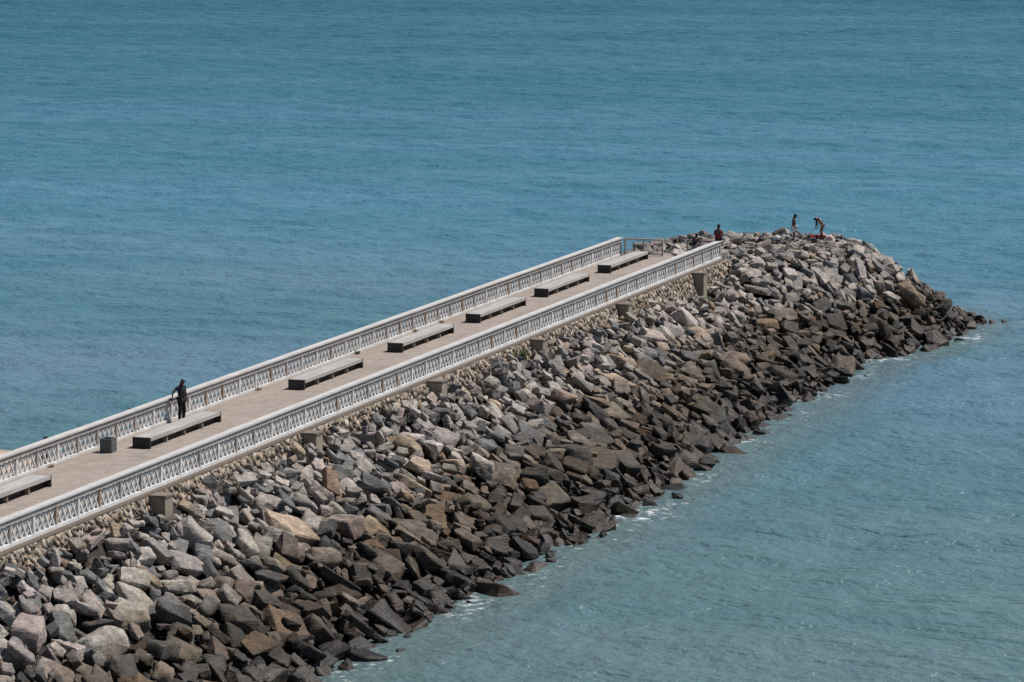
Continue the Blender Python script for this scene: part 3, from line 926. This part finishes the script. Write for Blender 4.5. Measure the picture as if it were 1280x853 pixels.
# 1 man in cap leaning back on the far railing, hand on its cap
f = Fig(1.09, 1.04, head=(0, .05, 1.60), crown=(0, .06, 1.70), elR=(.40, -.10, 1.24), wrR=(.35, -.19, 1.01), elL=(-.24, .02, 1.13), wrL=(-.22, .10, .88),
        knL=(-.10, .05, .5), knR=(.11, .02, .5))
p = person((-5.66, -68.05, HD + .002), azim(0.80, -0.55), 'man in dark cap and black clothes leaning against the far railing')
f.body(M['skin_dark'], p); f.shirt(M['navy'], p); f.trousers(M['charcoal'], p); f.shoes(M['charcoal'], p)
cap = skin_mesh('cap', [f.j['head'] + Vector((0, 0, .07)), f.j['crown'] + Vector((0, 0, .025))], [(0, 1)], [.105, .075], M['navy'], p)
bm = bmesh.new(); bmesh.ops.create_cone(bm, cap_ends=True, segments=20, radius1=.085, radius2=.08, depth=.014)
brim = bm_obj('brim', bm, M['navy'], cap); brim.location = f.j['head'] + Vector((0, .12, .055)); brim.scale = (1, 1.1, 1); brim.rotation_euler = (R(-10), 0, 0)

# 2 man in red seated on the end of the near railing, facing out to sea
f = Fig(1.0, 1.05, pelvis=(0, 0, .10), spine=(0, -.01, .28), chest=(0, .0, .50), neck=(0, .03, .66), head=(0, .06, .78), crown=(0, .07, .88),
        shL=(-.19, .02, .58), elL=(-.25, .10, .32), wrL=(-.16, .30, .22), shR=(.19, .02, .58), elR=(.25, .10, .32), wrR=(.16, .30, .22),
        hiL=(-.10, .04, .09), knL=(-.11, .45, .08), anL=(-.11, .47, -.34), toL=(-.12, .64, -.40), hiR=(.10, .04, .09), knR=(.13, .45, .08), anR=(.14, .46, -.34), toR=(.16, .63, -.40))
p = person((-.12, -.34, HD + RH + .02), azim(0.25, 0.97), 'person in dark red shirt sitting on the end of the near railing')
f.body(M['skin_dark'], p); f.shirt(M['red'], p, sleeve=.95); f.trousers(M['charcoal'], p); f.hair(M['hair'], p); f.shoes(M['charcoal'], p)

# 3 youngster behind the near railing, leaning at the end railing
f = Fig(.92, .95, chest=(0.02, .10, 1.28), neck=(.03, .18, 1.42), head=(.04, .24, 1.53), crown=(.05, .26, 1.62), shL=(-.15, .12, 1.36), shR=(.20, .12, 1.36),
        elL=(-.22, .28, 1.14), wrL=(-.12, .46, 1.08), elR=(.24, .28, 1.14), wrR=(.16, .46, 1.08), spine=(0, .03, 1.11))
p = person((-1.25, -1.55, HD + .002), azim(0.45, 0.9), 'dark-haired youngster in navy shirt standing behind the near railing end')
f.body(M['skin_dark'], p); f.shirt(M['navy'], p); f.trousers(M['greycloth'], p); f.hair(M['hair'], p)

# 4 bare-chested man in white shorts on the rocks
def on_ray(px, py, z):
    v = cw + cr * (px - 640) / FPX - cu * (py - 426.5) / FPX
    return CAM + v * ((z - CAM[2]) / v[2])
def stand_on_rock(px, py):
    """where the line of sight through a foot meets the rocks"""
    v = cw + cr * (px - 640) / FPX - cu * (py - 426.5) / FPX
    k = (7.5 - CAM[2]) / v[2]
    for _ in range(4000):
        q = CAM + v * k
        if -16 < q[0] < 16 and -112 < q[1] < 28 and q[2] <= ground_at(q[0], q[1]): return q
        k += 0.05
        if q[2] < 4.2: break
    return on_ray(px, py, 5.0)
q = stand_on_rock(992, 302.5)
f = Fig(1.04, 1.22, head=(0, .07, 1.57), crown=(0, .11, 1.665), neck=(0, .0, 1.47), elL=(-.24, -.06, 1.14), wrL=(-.20, .12, .95), elR=(.24, -.06, 1.14), wrR=(.20, .12, .95))
p = person((q[0], q[1], q[2] - .02), azim(0.9, -0.1), 'bare-chested man in white shorts standing on the pier head rocks')
f.body(M['skin_dark'], p); f.trousers(M['white'], p, 'shorts', .8); f.hair(M['hair'], p)

# 5 woman bending over with long hair hanging
q = stand_on_rock(1026, 299)
WOM = q
f = Fig(.97, .95, pelvis=(0, -.12, .92), spine=(0, .0, 1.10), chest=(0, .13, 1.26), neck=(0, .23, 1.34), head=(0, .34, 1.33), crown=(0, .43, 1.31),
        shL=(-.16, .17, 1.29), elL=(-.20, .26, 1.02), wrL=(-.14, .31, .77), shR=(.16, .17, 1.29), elR=(.20, .26, 1.02), wrR=(.14, .31, .77),
        hiL=(-.08, -.12, .88), hiR=(.08, -.12, .88), knL=(-.07, -.06, .48), knR=(.07, .0, .48), anL=(-.07, -.10, .07), anR=(.07, -.04, .07), toL=(-.08, .06, .02), toR=(.08, .12, .02))
p = person((q[0], q[1], q[2] + .02), azim(-0.9, -0.35), 'woman with long dark hair bending over a red towel')
f.body(M['skin'], p); f.hair(M['hair'], p, True, (0, .10, -.95))
f.cloth('bikini_top', [('spine', 'chest')], M['white'], p, .012, 'chest', {'spine': ('chest', .45)})
f.cloth('shorts', [('pelvis', 'hiL'), ('pelvis', 'hiR')], M['pink'], p, .012)

# 6 someone on the rocks beyond the far railing: only the dark hair shows
q = on_ray(59, 548, HD + RH + .10)
f = Fig(.98, 1.0)
p = person((q[0] - .65, q[1] + 1.2, 4.80), azim(-0.6, 0.5), 'dark-haired person beyond the far railing, only the head top showing')
f.body(M['skin_dark'], p); f.shirt(M['navy'], p); f.trousers(M['charcoal'], p); f.hair(M['hair'], p)
P6 = p

# ------------------------------------------------------------------ small things
def cloth_sheet(name, loc, w, l, h, mat, seed, thick=.03, rz=0.0):
    n = 14; vs = []; g = Vector((seed * 7.1, seed * 3.3, 0))
    for k in (0, 1):
        for i in range(n + 1):
            for j in range(n + 1):
                u, v = i / n - .5, j / n - .5
                z = h * (0.6 * noise.noise(Vector((u * 4, v * 4, 0)) + g) + .4 * noise.noise(Vector((u * 9, v * 9, 0)) + g)) + h * .3
                vs.append((u * w * (1 + .1 * noise.noise(Vector((v * 5, seed, 0)))), v * l, z - k * thick))
    idx = lambda k, i, j: k * (n + 1) ** 2 + i * (n + 1) + j
    fs = []
    for i in range(n):
        for j in range(n):
            fs.append((idx(0, i, j), idx(0, i + 1, j), idx(0, i + 1, j + 1), idx(0, i, j + 1)))
            fs.append((idx(1, i, j), idx(1, i, j + 1), idx(1, i + 1, j + 1), idx(1, i + 1, j)))
    for i in range(n):
        for a, b, c, d in ((i, 0, i + 1, 0), (i + 1, n, i, n), (0, i + 1, 0, i), (n, i, n, i + 1)):
            fs.append((idx(0, a, b), idx(1, a, b), idx(1, c, d), idx(0, c, d)))
    o = mesh_obj(name, vs, fs, mat, smooth=True); o.location = loc; o.rotation_euler = (0, 0, rz); return o
yawc = YAWA
q = stand_on_rock(1022, 298.5)
o = cloth_sheet('towel', (q[0], q[1], q[2] + .10), 0.95, 0.5, .26, M['red'], 1, rz=yawc); tag(o, 'crumpled dark red towel on the rocks under the bending woman', 'towel')
def lump(name, loc, size, mat, seed, label, cat):
    bm = bmesh.new(); bmesh.ops.create_icosphere(bm, subdivisions=3, radius=.5)
    for v in bm.verts:
        d = 1 + .35 * noise.noise(v.co * 2.2 + Vector((seed, 0, 0))) + .18 * noise.noise(v.co * 6 + Vector((0, seed, 0)))
        v.co = Vector((v.co.x * size[0] * d, v.co.y * size[1] * d, max(v.co.z, -.32) * size[2] * d))
    o = bm_obj(name, bm, mat, smooth=True); o.location = loc; return tag(o, label, cat)
q = stand_on_rock(1037, 301); lump('beach_bag', (q[0], q[1], q[2] + .13), (.44, .36, .50), M['pink'], 4, 'pale pinkish beach bag beside the red towel', 'bag')
q = stand_on_rock(971, 299.5); lump('plastic_bag', (q[0], q[1], q[2] + .10), (.42, .32, .32), M['plastic'], 9, 'small white plastic bag on the rock crest left of the standing man', 'bag')

# white pipe offcut on the low rocks
q = None
v = cw + cr * (188 - 640) / FPX - cu * (820.5 - 426.5) / FPX; k = (5.0 - CAM[2]) / v[2]
for _ in range(4000):
    q = CAM + v * k
    if q[2] <= ground_at(q[0], q[1]): break
    k += .02
bm = bmesh.new(); bmesh.ops.create_cone(bm, cap_ends=False, segments=16, radius1=.045, radius2=.045, depth=.66)
for f_ in list(bm.faces): pass
ret = bmesh.ops.solidify(bm, geom=list(bm.faces), thickness=.008)
o = bm_obj('pipe', bm, M['plastic'], smooth=False); o.location = (q[0], q[1], q[2] + .04); o.rotation_euler = (0, R(90), yawc - R(2))
tag(o, 'short white plastic pipe lying among the low dark rocks', 'pipe')

# weeds
def weed(loc, size, n, mat, label, seed):
    g = random.Random(seed); vs = []; fs = []
    for i in range(n):
        a = g.uniform(0, 6.283); r = g.uniform(0, .5) * size; h = size * g.uniform(.3, .8); ln = g.uniform(.2, .6) * size; w = size * g.uniform(.03, .07)
        x, y = r * math.cos(a), r * math.sin(a); b = a + g.uniform(-.6, .6); k = len(vs)
        dx, dy = -math.sin(b) * w, math.cos(b) * w
        for t, hh in ((0, 0), (.45, .75), (1, 1)):
            ww = 1 - .85 * t
            vs += [(x + ln * t * math.cos(b) - dx * ww, y + ln * t * math.sin(b) - dy * ww, h * hh), (x + ln * t * math.cos(b) + dx * ww, y + ln * t * math.sin(b) + dy * ww, h * hh)]
        fs += [(k, k + 1, k + 3, k + 2), (k + 2, k + 3, k + 5, k + 4)]
    o = mesh_obj('weed_tuft', vs, fs, mat); o.location = loc; return tag(o, label, 'weed', 'weeds by the promenade')
q = on_ray(628, 455, 4.75); weed((0.72, -40.4, ground_at(0.95, -40.4) - .05 if ground_at(.95, -40.4) > 3 else 4.4), 0.6, 90, M['weed'], 'olive green weed clump at the foot of the stone wall', 1)
for i, (y, sz, m, lb) in enumerate(((-45.6, .28, M['weed'], 'yellow-green weed at the far railing foot behind the third bench from left'),
                                    (-80.6, .22, M['weed_dry'], 'dry weed at the far railing foot by the leftmost bench'),
                                    (-58.4, .24, M['weed_dry'], 'dry orange weed at the far railing just left of the third bench'),
                                    (-37.2, .26, M['weed_dry'], 'dry orange weed at the far railing behind the middle bench'),
                                    (-33.2, .22, M['weed_dry'], 'small dry weed at the far railing left of the fifth bench'))):
    weed((-5.98, y, HD + .002), sz, 46, m, lb, 20 + i)

# ------------------------------------------------------------------ light, sky, camera
SUN_EL = R(58); SD = np.array([0.78, 0.62])
sd = Vector((SD[0] * math.cos(SUN_EL), SD[1] * math.cos(SUN_EL), math.sin(SUN_EL)))
sun = bpy.data.lights.new('sun', 'SUN'); sun.energy = 4.9; sun.angle = R(0.53); sun.color = (1.0, 0.965, 0.915)
so = link(bpy.data.objects.new('sun', sun)); so.rotation_euler = sd.to_track_quat('Z', 'Y').to_euler(); so.location = (0, 0, 80)
w = bpy.data.worlds.new('World'); scene.world = w; w.use_nodes = True
nt = w.node_tree; bg = nt.nodes['Background']
sky = nt.nodes.new('ShaderNodeTexSky'); sky.sky_type = 'NISHITA'; sky.sun_disc = False
sky.sun_elevation = SUN_EL; sky.sun_rotation = math.atan2(SD[0], SD[1]); sky.altitude = 1500; sky.air_density = 1.0; sky.dust_density = 0.1; sky.ozone_density = 2.0
nt.links.new(sky.outputs[0], bg.inputs['Color']); bg.inputs['Strength'].default_value = 0.062

cam = bpy.data.cameras.new('camera'); cam.sensor_width = 36; cam.lens = FPX / 1280 * 36; cam.clip_start = 1; cam.clip_end = 30000
co = link(bpy.data.objects.new('camera', cam)); co.location = CAM
co.rotation_euler = Matrix(((cr[0], cu[0], -cw[0]), (cr[1], cu[1], -cw[1]), (cr[2], cu[2], -cw[2]))).to_euler()
scene.camera = co
scene.view_settings.view_transform = 'Standard'; scene.view_settings.look = 'None'
scene.view_settings.exposure = 0.12; scene.view_settings.gamma = 1.0
scene.render.engine = 'CYCLES'
scene.cycles.max_bounces = 6; scene.cycles.diffuse_bounces = 3; scene.cycles.glossy_bounces = 3
scene.cycles.use_denoising = False
scene.cycles.sample_clamp_direct = 1.0
scene.cycles.sample_clamp_indirect = 3.0
